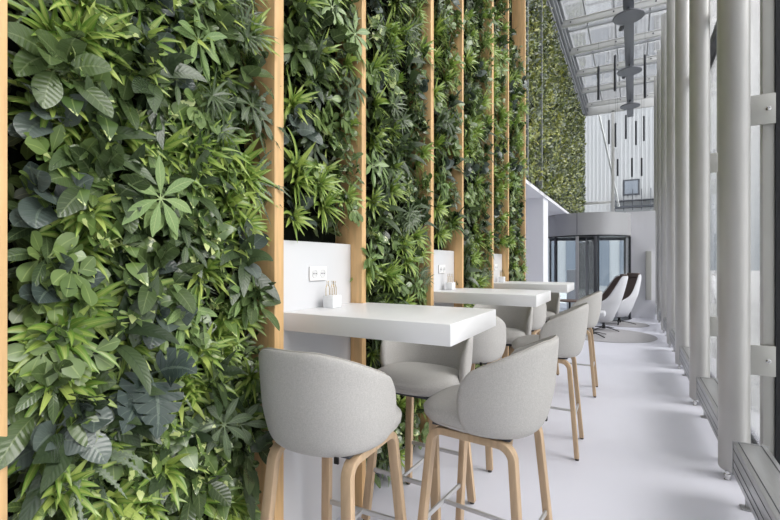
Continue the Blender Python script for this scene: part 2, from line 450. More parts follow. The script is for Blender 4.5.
# ---------------------------------------------------------------- steel columns, brackets, mullions, glass, radiators
onum = ['nearest steel column', 'second steel column', 'third steel column', 'fourth steel column', 'fifth steel column', 'sixth steel column', 'seventh steel column']
CX = .515
for k in range(-1, 7):
    y = 3.2+1.5*k
    vis = k >= 0
    t = empty('steel_column', (CX, y, 0))
    tag(t, ('tall round grey tube, %s along the glass from the camera' % onum[k]) if vis else 'tall round grey tube just outside the right edge of the photo', 'column', 'round steel columns along the glass')
    MB().lathe([(0, .045), (.062, .045), (.070, .05), (.075, .06), (.075, ROOFZ-.02), (0, ROOFZ-.02)], n=48).build('tube', M['steel'], t, smooth=True)
    a = math.radians(232)
    for (dx, dy) in ((-.04, -.055), (.03, .055)):
        fx = MB().lathe([(0, 0), (.016, 0), (.016, .004), (.011, .006), (.011, .02), (.017, .022), (.017, .034), (.010, .038), (.010, .052), (0, .052)], n=16).build('foot_bolt', M['chrome'], t, smooth=True)
        fx.location = (dx, dy, 0)
    # mullion behind the column
    m = MB().box(.646, .70, y+.01, y+.07, 0, ROOFZ).build('trim_%d' % (k+10), M['bracket'], bevel=.003); struct(m)
    m = MB().box(.701, .73, y-.004, y+.084, 0, ROOFZ).build('trim_%d' % (k+30), M['dark']); struct(m)
    if not vis: continue
    for zz, nm in ((.61, 'lower'), (2.03, 'upper'), (3.6, 'high'), (5.0, 'topmost')):
        b = empty('facade_bracket', (.6, y-.012, zz+.085))
        tag(b, 'square grey %s clamp plate with a bolt, on the %s' % (nm, onum[max(k, 0)] if vis else 'column behind the camera'), 'bracket', 'clamp plates between columns and glass')
        MB().box(-.015, .099, -.006, .006, -.085, .085).build('plate', M['bracket'], b, bevel=.002)
        MB().box(-.024, -.015, -.012, .03, -.088, .088).build('mounting_lip', M['steel'], b, bevel=.002)
        bb = MB().lathe([(0, 0), (.013, 0), (.013, .004), (.008, .006), (.008, .014), (0, .014)], n=6).build('bolt', M['chrome'], b)
        bb.rotation_euler = (PI/2, 0, 0); bb.location = (.066, -.006, 0)
ys = [-2.5]+[3.2+1.5*k+.04 for k in range(-2, 8)]
wn = 0
for a, b in zip(ys[:-1], ys[1:]):
    b = min(b, ENDY)
    for z0, z1 in ((.03, 3.35), (3.43, ROOFZ)):
        wn += 1
        struct(MB().box(.712, .720, a+.005, b-.005, z0, z1).build('window_%d' % wn, G2))
m = MB()
for z0, z1 in ((0, .03), (3.35, 3.43), (ROOFZ, ROOFZ+.08)): m.box(.66, .74, -2.5, ENDY, z0, z1)
struct(m.build('trim_2', M['dark']))
for k in range(-1, 6):
    y = 3.36+1.5*k
    if k == -1: lb = 'low ribbed aluminium radiator at the bottom right corner, nearest the camera'
    else: lb = 'low ribbed aluminium radiator between the %s and %s' % (onum[k].replace(' steel column', ''), onum[k+1])
    t = empty('floor_radiator', (.53, y+.52, 0)); tag(t, lb, 'radiator', 'low radiators between the columns')
    m = MB().box(-.065, .075, -.53, .53, .13, .30)
    b = m.build('radiator_body', M['alu'], t, bevel=.004)
    m = MB()
    for z in (.165, .205, .262): m.box(-.0665, -.0645, -.531, .531, z, z+.004)
    for x in (-.045, .05): m.box(x, x+.004, -.531, .531, .2995, .3015)
    m.build('groove_line', M['darkf'], b)
    m = MB().box(-.07, .08, .53, .536, .125, .305).build('end_cap', M['alu'], b, bevel=.002)
    m = MB().box(-.07, .08, -.536, -.53, .125, .305).build('end_cap', M['alu'], b, bevel=.002)
    for yy in (-.44, .44):
        MB().box(-.03, .012, yy-.012, yy+.012, .006, .13).box(-.05, .02, yy-.028, yy+.028, 0.0, .008).build('foot', M['alu'], t, bevel=.002)

# ---------------------------------------------------------------- glass roof
by = [8.86+1.22*k for k in range(-7, 5)]
for i, y in enumerate(by):
    o = MB().box(-1.30, .70, y-.035, y+.035, ROOFZ+.02, ROOFZ+.13).box(-1.30, .70, y-.05, y+.05, ROOFZ+.12, ROOFZ+.135)
    struct(o.build('trim_%d' % (50+i), M['roof'], bevel=.003))
    o = MB().box(-1.30, .70, y+.56, y+.60, ROOFZ+.2, ROOFZ+.24)
    struct(o.build('trim_%d' % (70+i), M['gutter']))
    for x in (-1.02, -.3, .35):
        p = empty('beam_bolt', (x, y-.035, ROOFZ+.075))
        b = MB().lathe([(0, 0), (.014, 0), (.014, .012), (0, .012)], n=8).build('trim_bolt', M['darkf'])
        bpy.data.objects.remove(p); b.rotation_euler = (PI/2, 0, 0); b.location = (x, y-.036, ROOFZ+.075); b.name = 'trim_%d' % (90+i*3+int(x*2+3)); struct(b)
m = MB()
for x in (-.78, -.30, .28): m.box(x-.012, x+.012, -2, ENDY, ROOFZ+.24, ROOFZ+.28)
struct(m.build('trim_3', M['gutter']))
struct(MB().box(-1.36, .74, -2.5, ENDY, ROOFZ+.285, ROOFZ+.297).build('window_60', G3))
m = MB().box(-1.36, -1.25, -2.5, ENDY, ROOFZ-.16, ROOFZ+.3).box(-1.25, -1.22, -2.5, ENDY, ROOFZ-.10, ROOFZ-.06).box(-1.25, -1.18, -2.5, ENDY, ROOFZ, ROOFZ+.03).box(-1.25, -1.15, -2.5, ENDY, ROOFZ+.08, ROOFZ+.12).box(-1.25, -1.12, -2.5, ENDY, ROOFZ+.2, ROOFZ+.3)
struct(m.build('trim_4', M['gutter'], bevel=.003))
struct(MB().box(-1.248, -1.235, -2.5, ENDY, ROOFZ-.055, ROOFZ-.01).build('trim_5', M['darkf']))
# end facade above the door
m = MB().box(-.545, -.465, ENDY-.06, ENDY, 2.3, ROOFZ).box(-1.36, -.545, ENDY-.05, ENDY, 2.98, 3.05).box(-1.36, .72, ENDY-.06, ENDY, 0, .06)
m.box(-1.36, .72, ENDY-.06, ENDY, ROOFZ-.05, ROOFZ+.25).box(.66, .74, ENDY-.06, ENDY, 0, ROOFZ)
struct(m.build('trim_6', M['roof'], bevel=.003))
m = MB(); m.sweep([(-.90, ENDY+.25, 5.75), (-.54, ENDY+.25, 3.9), (-.36, ENDY+.25, 2.9)], .03, n=12); struct(m.build('trim_7', M['roof'], smooth=True))
struct(MB().box(-4.2, .70, ENDY-.02, ENDY-.012, .06, ROOFZ-.05).build('window_61', G))

# ---------------------------------------------------------------- revolving door
t = empty('revolving_door', (-.93, 11.15, 0)); tag(t, 'glass revolving door drum with a curved grey metal fascia, at the end', 'revolving door')
R = .90
mb = MB().lathe([(R-.10, 1.845), (R, 1.845), (R, 2.325), (0, 2.325)], n=72); mb.f.pop(); mb.mi.pop(); mb.uv.pop()
f_ = MB().lathe([(0, 1.845), (R, 1.845), (R, 2.325), (0, 2.325)], n=72).build('fascia', M['fascia'], t, smooth=True)
MB().lathe([(0, 1.82), (R-.02, 1.82), (R-.02, 1.844), (0, 1.844)], n=72).build('door_head', M['dark'], t, smooth=True)
MB().lathe([(0, .001), (R+.01, .001), (R+.01, .012), (0, .012)], n=72).build('floor_ring', M['darkf'], t, smooth=True)
ang = lambda p: math.radians(p)
for a in (186, 228, 262, 285, 350):
    x, y = R*.985*math.cos(ang(a)), R*.985*math.sin(ang(a))
    o = MB().box(-.022, .022, -.03, .03, .012, 1.82).build('door_frame_post', M['fascia'] if a in (262,) else M['darkf'], t, bevel=.002)
    o.location = (x, y, 0); o.rotation_euler = (0, 0, ang(a))
    if a == 262: MB().box(.0225, .026, -.004, .004, 1.8, 2.32).build('fascia_joint', M['darkf'], o)
for a0, a1 in ((186, 228), (228, 262), (285, 350)):
    mb = MB(); n = 12; v = []; f = []
    for i in range(n+1):
        a = ang(a0+(a1-a0)*i/n)
        for rr in (R*.975, R*.985):
            for z in (.012, 1.82): v.append((rr*math.cos(a), rr*math.sin(a), z))
    for i in range(n):
        b = i*4; f += [(b, b+4, b+5, b+1), (b+2, b+3, b+7, b+6)]
    mb.add(v, f); mb.build('curved_glass', G, t, smooth='all')
for a in (20, 110, 200, 290):
    wgl = MB().box(.04, R-.1, -.004, .004, .06, 1.74).build('wing', G, t); wgl.rotation_euler = (0, 0, ang(a))
    MB().box(R-.1, R-.06, -.018, .018, .03, 1.82).box(.03, R-.06, -.014, .014, .02, .07).box(.03, R-.06, -.014, .014, 1.76, 1.82).build('wing_frame', M['darkf'], wgl)
MB().lathe([(0, .012), (.04, .012), (.04, 1.82), (0, 1.82)], n=20).build('centre_post', M['fascia'], t, smooth=True)
o = tag(MB().box(.25, .36, 11.26, 11.345, .42, 1.5).build('wall_terminal', M['bracket'], bevel=.006), 'tall narrow pale grey box on the grey lobby wall beside the columns', 'wall box')
# white info pedestal seen through the drum
o = tag(MB().box(-1.55, -1.2, 12.55, 12.85, 0, 1.05).build('lobby_pedestal', M['white'], bevel=.01), 'white block seen through the glass of the revolving door', 'pedestal')

# ---------------------------------------------------------------- lounge chairs, ottoman, small table, rugs
def chair_shell(mb, ins, thick, z0=0):
    # horizontal U sections lofted upwards ; chair faces +Y : z, back y, front y, half width
    P = [(.15, -.02, .14, .14), (.18, -.10, .24, .23), (.26, -.17, .30, .29), (.37, -.22, .33, .315), (.48, -.26, .28, .325), (.54, -.28, .10, .32), (.60, -.295, .0, .315), (.72, -.33, -.08, .30), (.85, -.36, -.16, .28), (.95, -.385, -.22, .255), (1.0, -.39, -.27, .22)]
    P = [p for p in P if p[0] >= z0]
    m = 18; out = []; n = len(P)
    for layer in (0, 1):
        o = ins+layer*thick
        for (z, yb, yf, w) in P:
            for j in range(m+1):
                th = -PI/2+PI*j/m; sg = 1 if th > 0 else -1
                out.append((sg*abs(math.sin(th))**.65*(w-o), yf-(ins*.8)+(yb+o-yf)*abs(math.cos(th))**.75, z+(-.012 if ins and z > .95 else 0)))
    W = m+1; f = []; n1 = n*W
    for i in range(n-1):
        for j in range(m):
            a = i*W+j; f.append((a, a+1, a+W+1, a+W)); f.append((n1+a, n1+a+W, n1+a+W+1, n1+a+1))
    for i in range(n-1):
        for j in (0, m):
            a = i*W+j; f.append((a, a+W, n1+a+W, n1+a))
    for j in range(m): a = (n-1)*W+j; f.append((a, a+1, n1+a+1, n1+a))
    for j in range(m): f.append((j, n1+j, n1+j+1, j+1))
    mb.add(out, f)
def star_base(t, h, r):
    for k in range(4):
        a = PI/4+k*PI/2
        MB().sweep([(0, 0, .06), (r*.5*math.cos(a), r*.5*math.sin(a), .045), (r*math.cos(a), r*math.sin(a), .012)], .03, .016, side=(-math.sin(a), math.cos(a), 0), taper=.7).build('base_arm', M['black'], t, bevel=.003)
    MB().lathe([(0, .03), (.035, .03), (.03, .08), (.022, .1), (.022, h), (0, h)], n=20).build('pedestal', M['black'], t, smooth=True)
def lounge(loc, rz, lb):
    t = empty('lounge_chair', loc, rz); tag(t, lb, 'lounge chair', 'high-backed swivel chairs by the entrance')
    mb = MB(); chair_shell(mb, 0, .02)
    o = mb.build('shell', M['shell'], t, smooth='all'); k = o.modifiers.new('sub', 'SUBSURF'); k.levels = 1; k.render_levels = 1
    o = MB().lathe([(0, .145), (.12, .15), (.20, .18), (.235, .27), (.24, .36), (0, .36)], (0, .04, 0), n=32, sy=.95).build('seat_pan', M['shell'], t, smooth='all')
    mb = MB(); chair_shell(mb, .021, .03, .37)
    o = mb.build('inner_upholstery', M['brown'], t, smooth='all'); k = o.modifiers.new('sub', 'SUBSURF'); k.levels = 1; k.render_levels = 1
    MB().box(-.21, .21, -.16, .25, .36, .43).build('seat_cushion', M['brown'], t, bevel=.03, seg=4)
    MB().box(-.15, .15, -.375, -.30, .93, 1.025).build('headrest', M['brown'], t, bevel=.02, seg=3)
    star_base(t, .157, .30)
    return t
lounge((-.47, 8.95, .012), math.radians(104), 'white shelled lounge chair side-on, nearer of the two on the round rugs')
lounge((-.24, 10.0, .012), math.radians(132), 'lounge chair with dark taupe inside showing, farther of the two')
t = empty('ottoman', (-.60, 8.15, .012)); tag(t, 'white ottoman on a black star base behind the farthest aisle stool', 'ottoman')
mb = MB().box(-.2, .2, -.17, .17, .33, .42); mb.build('cushion', M['shell'], t, bevel=.03, seg=4); star_base(t, .33, .28)
t = empty('side_table', (-1.08, 9.2, 0)); tag(t, 'small side table with a dark brown top beyond the farthest stools', 'side table')
MB().lathe([(0, .49), (.22, .49), (.225, .5), (.225, .515), (0, .515)], n=40).build('table_top', M['tabletop'], t, smooth=True)
MB().lathe([(0, 0), (.15, 0), (.15, .012), (.02, .02), (.018, .49), (0, .49)], n=32).build('stand', M['black'], t, smooth=True)
tag(MB().lathe([(0, .001), (.77, .001), (.78, .006), (.77, .011), (0, .011)], (-.42, 8.42, 0), n=64).build('round_rug', M['rug']), 'larger round grey rug under the nearer lounge chair and ottoman', 'rug')
tag(MB().lathe([(0, .001), (.43, .001), (.44, .006), (.43, .011), (0, .011)], (-.15, 10.05, 0), n=64).build('round_rug', M['rug']), 'round grey rug under the farther lounge chair', 'rug')

# ---------------------------------------------------------------- hanging lights
tag(MB().box(-.14, .02, -1.5, ENDY-.1, 5.40, 5.50).build('lighting_beam', M['disc'], bevel=.004), 'long grey beam under the glass roof carrying the disc lamps', 'beam')
for k, nm in ((0, 'largest, nearest'), (1, 'middle'), (2, 'farthest'), ):
    t = empty('disc_lamp', (-.06, 8.13+2.33*k, 5.24)); tag(t, 'round grey disc lamp under the roof, %s of three' % nm, 'lamp', 'disc lamps under the beam')
    MB().lathe([(0, 0), (.225, 0), (.232, .006), (.232, .022), (.225, .028), (0, .034)], n=48).build('disc', M['disc'], t, smooth=True)
    MB().lathe([(0, .03), (.02, .03), (.02, .16), (0, .16)], n=16).build('stem', M['disc'], t, smooth=True)
    s = empty('spotlight', (-.19, 8.9+2.33*k, 5.42)); tag(s, 'small spotlight on the side of the roof beam past the %s disc lamp' % nm.split(',')[0], 'spotlight', 'spotlights on the beam')
    o = MB().lathe([(0, 0), (.035, 0), (.04, .01), (.035, .09), (.02, .1), (0, .1)], n=20).build('lamp_head', M['disc'], s, smooth=True); o.rotation_euler = (.7, .4, 0)
    MB().box(-.005, .05, -.012, .012, .02, .05).build('mount', M['disc'], s)
def at(px, d): # aisle position for a measured bearing and distance
    k = (px-390)/438; th = math.radians(29); c, s = math.cos(th), math.sin(th)
    u = k*d; return u*c-d*s, u*s+d*c
tubes = [(598.5, 9.0, 66.5, 100, 'left of the roof beam, nearest group'), (615, 8.5, 55.5, 91, 'just left of the roof beam, nearest group'), (645, 8.3, 55, 98, 'right of the roof beam near the columns, nearest group'),
         (609, 12.0, 120, 144, 'left of the end mullion, upper far row'), (615.5, 11.8, 123, 147, 'just right of the end mullion, upper far row'), (626, 12.1, 115, 139, 'below the farthest disc lamp'),
         (636, 11.7, 121, 145, 'second from the columns in the upper far row'), (644, 12.0, 116, 141, 'nearest the columns in the upper far row'),
         (617.6, 12.1, 159, 176, 'left one of the lower far row'), (632, 12.2, 158, 177, 'middle one of the lower far row'), (641.7, 12.0, 158, 176, 'right one of the lower far row')]
for px, d, y0, y1, lb in tubes:
    x, y = at(px, d); z1 = CAMH+(262.5-y0)*d/438; z0 = CAMH+(262.5-y1)*d/438
    t = empty('tube_pendant', (x, y, z0)); tag(t, 'slim dark vertical tube pendant, '+lb, 'pendant lamp', 'dark tube pendants in the atrium')
    MB().lathe([(0, 0), (.022, 0), (.024, .004), (.024, z1-z0-.004), (.02, z1-z0), (0, z1-z0)], n=16).build('tube_body', M['darkf'], t, smooth=True)
    MB().lathe([(0, z1-z0), (.003, z1-z0), (.003, ROOFZ+.284-z0), (0, ROOFZ+.284-z0)], n=6).build('cable', M['cable'], t)

# ---------------------------------------------------------------- outside
tag(MB().box(-60, 80, -40, 90, -.3, -.08).build('ground', M['pave']), kind='structure')
t = empty('clad_building', (-1, 22, -.08)); tag(t, 'pale ribbed building seen through the end glass above the door', 'building')
MB().box(-9, 3.2, 0, 8, 0, 17).build('wall', M['clad'], t)
m = MB()
for i in range(75): m.box(-8.9+i*.16, -8.84+i*.16, -.05, 0, 3.3, 16.9)
m.build('cladding_rib', M['clad'], t)
w1 = MB().box(.62, 1.26, -.06, .02, 4.28, 4.98).build('window_frame', M['darkf'], t)
MB().box(.69, 1.19, -.08, -.05, 4.35, 4.91).build('pane', M['winb'], w1)
m = MB().box(.2, 1.9, -.35, 0, 3.72, 3.80).box(.2, 1.9, -.35, 0, 4.02, 4.05)
for i in range(5): m.box(.3+i*.34, .33+i*.34, -.34, -.3, 3.6, 4.5)
m.build('balcony_rail', M['darkf'], t)
MB().box(-9, 3.2, -.4, 0, 0, 3.3).build('plinth', M['clad'], t)
m = MB()
for i in range(7): m.box(-5+i*1.1, -4.3+i*1.1, -.44, -.38, .3, 2.6)
m.build('shopfront_glazing', M['winb'], t)
rnd = random.Random(3)
def tree(x, y, h, lb):
    t = empty('street_tree', (x, y, -.08)); tag(t, lb, 'tree', 'street trees outside the glass')
    m = MB(); m.sweep([(0, 0, 0), (.05, 0, h*.4), (0, .05, h*.8)], .12, n=8, taper=.4)
    for k in range(9):
        a = rnd.uniform(0, 2*PI); z = h*rnd.uniform(.4, .7); l = h*rnd.uniform(.2, .35)
        m.sweep([(0, 0, z), (l*.5*math.cos(a), l*.5*math.sin(a), z+l*.5), (l*math.cos(a), l*math.sin(a), z+l)], .035, n=5, taper=.3)
    m.build('trunk', M['bark'], t)
    m = MB()
    for k in range(900):
        a = rnd.uniform(0, 2*PI); r = h*.36*rnd.random()**.5; z = h*(.68+.34*rnd.uniform(-1, 1)*(1-(r/(h*.37))**2)**.5)
        c = Vector((r*math.cos(a), r*math.sin(a), z)); d1 = Vector([rnd.uniform(-1, 1) for _ in range(3)])*.14; d2 = Vector([rnd.uniform(-1, 1) for _ in range(3)])*.10
        m.add([c-d1, c+d2, c+d1, c-d2], [(0, 1, 2, 3)], [[(k, 0), (k+.4, 0), (k+.5, 1), (k, 1)]])
    m.build('crown', L_fill, t, fix=False)
tree(9, 17, 5.5, 'small street tree outside, nearer one beyond the glass')
tree(13, 30, 6.0, 'street tree farther outside beyond the glass')

# ================================================================ living wall plants
UP = Vector((0, 0, 1)); OUT = Vector((1, 0, 0))
P_lance = lambda t: (math.sin(PI*min(1, t**.75*.97+.02)))**.8
P_fing = lambda t: max(.05, math.sin(PI*min(1, t**1.15)))**.9
P_strap = lambda t: min(1, t*4+.4)*(1-t**2.4)
P_oval = lambda t: max(.02, math.sin(PI*t))**.62
P_obo = lambda t: max(.03, math.sin(PI*t**1.45))**.7
P_heart = lambda t: (1-(1-min(1, t/.22))**2)**.5*(1-max(0, (t-.18)/.82)**1.7) if t < 1 else 0.0
def P_mon(t):
    b = P_heart(t)
    return b*(1.0 if (t*5.2) % 1 > .2 or t < .15 or t > .9 else .42)
def P_fern(t):
    return P_strap(t)*(1.0 if int(t*28) % 2 else .35)
def leaf(mb, idx, p, d, L, W, prof, droop=.8, fold=.15, n=7, nh=None, pet=0, mi=0, wav=0):
    mb.m = mi
    p = Vector(p); d = Vector(d).normalized(); nh = Vector(nh if nh is not None else (1, 0, .35))
    if pet:  # petiole
        s = d.cross(nh).normalized()*.0016; q = p+d*pet
        mb.add([p-s, p+s, q+s, q-s], [(0, 1, 2, 3)], [[(idx+.48, .5), (idx+.52, .5), (idx+.52, .5), (idx+.48, .5)]]); p = q
    v = []; st = L/n
    for i in range(n+1):
        t = i/n; s = d.cross(nh)
        if s.length < 1e-3: s = Vector((0, 1, 0))
        s.normalize(); nn = s.cross(d).normalized()
        w = W/2*prof(t); e = nn*(fold*w + (wav*W*math.sin(t*11+idx) if wav else 0)); e2 = nn*(fold*w - (wav*W*math.sin(t*9+idx) if wav else 0))
        v += [p-s*w+e, p, p+s*w+e2]
        p = p+d*st; d = (d+Vector((0, 0, -1))*droop/n).normalized()
    f = []; uv = []
    for i in range(n):
        a = i*3; t0 = i/n; t1 = (i+1)/n
        f += [(a, a+1, a+4, a+3), (a+1, a+2, a+5, a+4)]
        uv += [[(idx+.001, t0), (idx+.5, t0), (idx+.5, t1), (idx+.001, t1)], [(idx+.5, t0), (idx+.999, t0), (idx+.999, t1), (idx+.5, t1)]]
    mb.add(v, f, uv)
def direc(az, el):  # az around the wall normal (0 = up), el = lift off the wall
    return Vector((math.sin(el), math.cos(el)*math.sin(az), math.cos(el)*math.cos(az)))
def p_lime(rn, b=1):
    m = MB(); n = rn.randint(20, 27)
    for i in range(n):
        az = i*2.39996+rn.uniform(-.2, .2); az = (az+PI) % (2*PI)-PI; az *= .86; el = .18+1.1*(1-i/n)**1.3 if i else 1.2
        L = rn.uniform(.105, .165)*(.75+.25*i/n)
        leaf(m, i, (rn.uniform(0, .02), rn.uniform(-.006, .006), rn.uniform(-.01, .01)), direc(az, el), L, rn.uniform(.018, .026), P_strap, rn.uniform(.3, 1.2), .35, 8, mi=0 if rn.random() < .7 else 1)
    return m, [L_lime, L_lime2]
def p_obo(rn):
    m = MB(); k = 0
    for c in range(3):
        cy, cz = rn.uniform(-.045, .045), rn.uniform(-.045, .045); m.sweep([(0, 0, 0), (.05, cy, cz)], .002, n=4)
        n = rn.randint(5, 7)
        for i in range(n):
            az = i*2*PI/n+rn.uniform(-.3, .3); el = rn.uniform(.2, .7)
            leaf(m, k, (rn.uniform(.01, .05), cy, cz), direc(az, el), rn.uniform(.045, .068), rn.uniform(.030, .042), P_obo, .5, .12, 7, pet=.012); k += 1
    return m, [L_obo]
def p_big(rn, matl, prof, L0, W0, n0, droop, pet, wav=0, fold=.14):
    m = MB(); n = rn.randint(*n0)
    for i in range(n):
        az = rn.uniform(-2.6, 2.6) if i else 0; el = rn.uniform(.15, 1.05)
        leaf(m, i, (rn.uniform(0, .04), rn.uniform(-.03, .03), rn.uniform(-.03, .03)), direc(az, el), rn.uniform(*L0), rn.uniform(*W0), prof, droop*rn.uniform(.6, 1.4), fold, 9, pet=pet*rn.uniform(.6, 1.2), wav=wav)
    return m, [matl]
def p_palm(rn, matl, sc=1):
    m = MB(); k = 0
    for h in range(rn.randint(3, 4)):
        az = rn.uniform(-2.5, 2.5); d = direc(az, rn.uniform(.5, .95)); p0 = Vector((0, 0, 0)); c = p0+d*rn.uniform(.05, .10)*sc
        if h == 0: c = Vector((.085*sc, 0, .0)); d = Vector((1, .1, .2)).normalized()
        m.m = 1; m.sweep([p0, (p0+c)/2+Vector((.004, 0, -.004)), c], .0018, n=5)
        n = rn.randint(6, 7); r0 = rn.uniform(0, 1)
        ax = Vector((1, rn.uniform(-.35, .35), rn.uniform(0, .5))).normalized()
        a1 = ax.cross(UP).normalized(); a2 = ax.cross(a1)
        for i in range(n):
            th = r0+i*2*PI/n
            dd = (a1*math.cos(th)+a2*math.sin(th)+ax*.12).normalized()
            leaf(m, k, c, dd, rn.uniform(.075, .11)*sc, rn.uniform(.024, .032)*sc, P_fing, .7, .12, 9, nh=ax, pet=.010); k += 1
    return m, [matl, M['stem']]
def p_mon(rn):
    m = MB()
    for i, (az, el, L) in enumerate([(2.75, 1.0, .16), (-2.2, .85, .15), (.6, .8, .12)]):
        leaf(m, i, (0, 0, 0), direc(az+rn.uniform(-.3, .3), el), L, L*.95, P_mon, .9, .08, 40, pet=.03, nh=(1, .05, .3))
    return m, [L_mon]
def p_fern(rn):
    m = MB(); n = rn.randint(13, 17)
    for i in range(n):
        az = rn.uniform(-PI, PI); el = rn.uniform(.1, .85)
        leaf(m, i, (0, 0, 0), direc(az, el), rn.uniform(.12, .19), rn.uniform(.016, .024), P_fern, rn.uniform(.7, 1.6), .15, 28)
    return m, [L_fern]
def p_spider(rn):
    m = MB(); k = 0
    for h in range(4):
        c = Vector((.06+.03*rn.random(), rn.uniform(-.07, .07), rn.uniform(-.07, .07)))
        m.m = 1; m.sweep([(0, 0, 0), c*.5, c], .0016, n=5)
        for i in range(11):
            th = i*2*PI/11
            leaf(m, k, c, Vector((.35, math.cos(th), math.sin(th))), rn.uniform(.06, .085), .009, P_lance, .6, .2, 5); k += 1
    return m, [L_palmd, M['stem']]
def p_small(rn, matl=None, n=24):
    m = MB(); k = 0
    for i in range(n):
        az = rn.uniform(-PI, PI); el = rn.uniform(.1, 1.2); c = (rn.uniform(0, .05), rn.uniform(-.06, .06), rn.uniform(-.06, .06))
        m.sweep([(0, 0, 0), c], .0012, n=3)
        leaf(m, k, c, direc(az, el), rn.uniform(.028, .05), rn.uniform(.014, .024), P_oval, .7, .15, 5, pet=.01); k += 1
    return m, [matl or L_mid]
KIND = {
 'lime_lily_plant': (p_lime, 'lime green spiky rosette plant', 4),
 'fleshy_leaf_plant': (p_obo, 'light green round-leaved clustered plant', 3),
 'dark_oval_plant': (lambda r: p_big(r, L_dark, P_oval, (.08, .125), (.045, .066), (7, 9), .9, .03), 'dark green oval-leaved plant', 3),
 'blue_leaf_plant': (lambda r: p_big(r, L_blue, P_oval, (.07, .11), (.05, .072), (6, 8), 1.0, .03), 'bluish dark broad-leaved plant', 3),
 'ribbed_leaf_plant': (lambda r: p_big(r, L_rib, P_lance, (.12, .18), (.04, .058), (6, 8), 1.0, .02), 'dark long-leaved ribbed plant', 3),
 'pothos_plant': (lambda r: p_big(r, L_pothos, P_heart, (.055, .085), (.042, .058), (10, 14), 1.2, .03, .03), 'cream-flecked heart-leaved plant', 3),
 'umbrella_plant': (lambda r: p_palm(r, L_palm, 1.0), 'pale green umbrella plant with fingered leaves', 2),
 'dark_umbrella_plant': (lambda r: p_palm(r, L_palmd, .9), 'dark green umbrella plant with fingered leaves', 2),
 'monstera_plant': (p_mon, 'dark monstera plant with split leaves', 1),
 'fern_plant': (p_fern, 'dark toothed fern with long fronds', 3),
 'thin_leaf_plant': (p_spider, 'thin-fingered grey green plant', 2),
 'small_leaf_plant': (lambda r: p_small(r), 'mid green small-leaved bushy plant', 3),
}
rp = random.Random(11); PROTO = {}
for kn, (fn, lb, nv) in KIND.items():
    PROTO[kn] = []
    for q in range(nv):
        m, ms = fn(rp)
        o = m.build(kn, ms, fix=False, smooth='all'); C.objects.unlink(o); PROTO[kn].append(o.data); bpy.data.objects.remove(o)
placed = []   # (kind, y, z, scale, bay, obj)
bays = [  # name, y0, y1, z0, z1, description
 (0.44, 1.24, .30, 2.5, 'the wide leftmost bay'),
 (1.30, 1.86, 1.42, 2.75, 'the bay above the nearest white panel'),
 (1.91, 2.72, .08, 3.1, 'the second wide bay, between the nearest and middle tables'),
 (2.78, 3.34, 1.42, 3.5, 'the bay above the middle white panel'),
 (3.39, 4.20, .08, 4.0, 'the third wide bay, between the middle and farthest tables'),
 (4.26, 4.82, 1.42, 4.5, 'the bay above the farthest white panel'),
 (4.87, 5.67, .08, 4.9, 'the last wide bay before the lobby opening'),
]
def put(kind, y, z, sc, bay, spin=None, x=None):
    me = rp.choice(PROTO[kind]); o = bpy.data.objects.new(kind, me); C.objects.link(o)
    lift = .025 if kind in ('lime_lily_plant', 'fleshy_leaf_plant', 'pothos_plant', 'small_leaf_plant') else 0
    o.location = (x if x is not None else WX+.035+lift+(.03 if bay else .01)+rp.uniform(0, .04), y, z); o.scale = (sc*.85, sc, sc)
    o.rotation_euler = (rp.uniform(-.5, .5) if spin is None else spin, rp.uniform(-.15, .15), rp.uniform(-.3, .3))
    placed.append([kind, y, z, sc, bay, o]); return o
def wall(px, py, X=-1.27):
    k = (px-390)/438; th = math.radians(29); c, s = math.cos(th), math.sin(th)
    Y = X*(c+k*s)/(k*c-s); d = -X*s+Y*c; return Y, CAMH+(262.5-py)*d/438
hero = [('lime_lily_plant', 1.0, [(75, 45), (131, 48), (176, 33), (36, 98), (118, 137), (82, 213), (45, 335), (131, 295), (73, 388), (42, 492), (158, 468), (192, 352), (14, 386), (222, 505), (250, 378), (20, 30), (245, 40), (222, 205), (200, 270), (232, 318), (215, 150), (110, 500)]),
 ('umbrella_plant', 1.1, [(137, 197), (341, 40)]), ('dark_umbrella_plant', 1.0, [(172, 245), (211, 417), (238, 110), (385, 180)]),
 ('monstera_plant', 1.0, [(140, 372)]), ('blue_leaf_plant', 1.0, [(28, 210), (60, 130), (12, 300), (96, 420), (150, 12), (160, 330), (235, 250), (20, 440)]),
 ('fleshy_leaf_plant', 1.0, [(40, 160), (26, 275), (65, 275), (10, 345), (195, 110), (180, 300), (115, 440)]),
 ('ribbed_leaf_plant', 1.0, [(150, 90), (95, 150), (205, 380), (70, 440), (185, 190), (110, 340), (240, 460)]),
 ('fern_plant', 1.0, [(250, 185), (215, 22), (70, 455), (258, 120), (300, 60)]),
 ('pothos_plant', 1.0, [(105, 30), (60, 90), (110, 245), (160, 130), (200, 440), (140, 440), (240, 410), (90, 100), (200, 240)]),
 ('dark_oval_plant', 1.0, [(130, 70), (25, 60), (240, 75), (150, 280), (190, 480), (245, 300), (95, 190), (45, 400), (255, 440)]),
 ('thin_leaf_plant', 1.0, [(300, 45), (395, 215)])]
def bay_of(y):
    for i, b in enumerate(bays):
        if b[0]-.04 <= y <= b[1]+.04: return i
    return 0
for kind, sc, pts in hero:
    for px, py in pts:
        y, z = wall(px, py); b = bay_of(y); y = min(max(y, bays[b][0]+(.11 if b == 0 else .06)), bays[b][1]-.06)
        put(kind, y, z, sc*rp.uniform(1.0, 1.2), b, x=WX+.085+rp.uniform(0, .03)+(.04 if kind == 'monstera_plant' else 0))
kinds = list(KIND); wts = [27, 12, 11, 5, 6, 14, 2, 4, 0, 4, 4, 14]
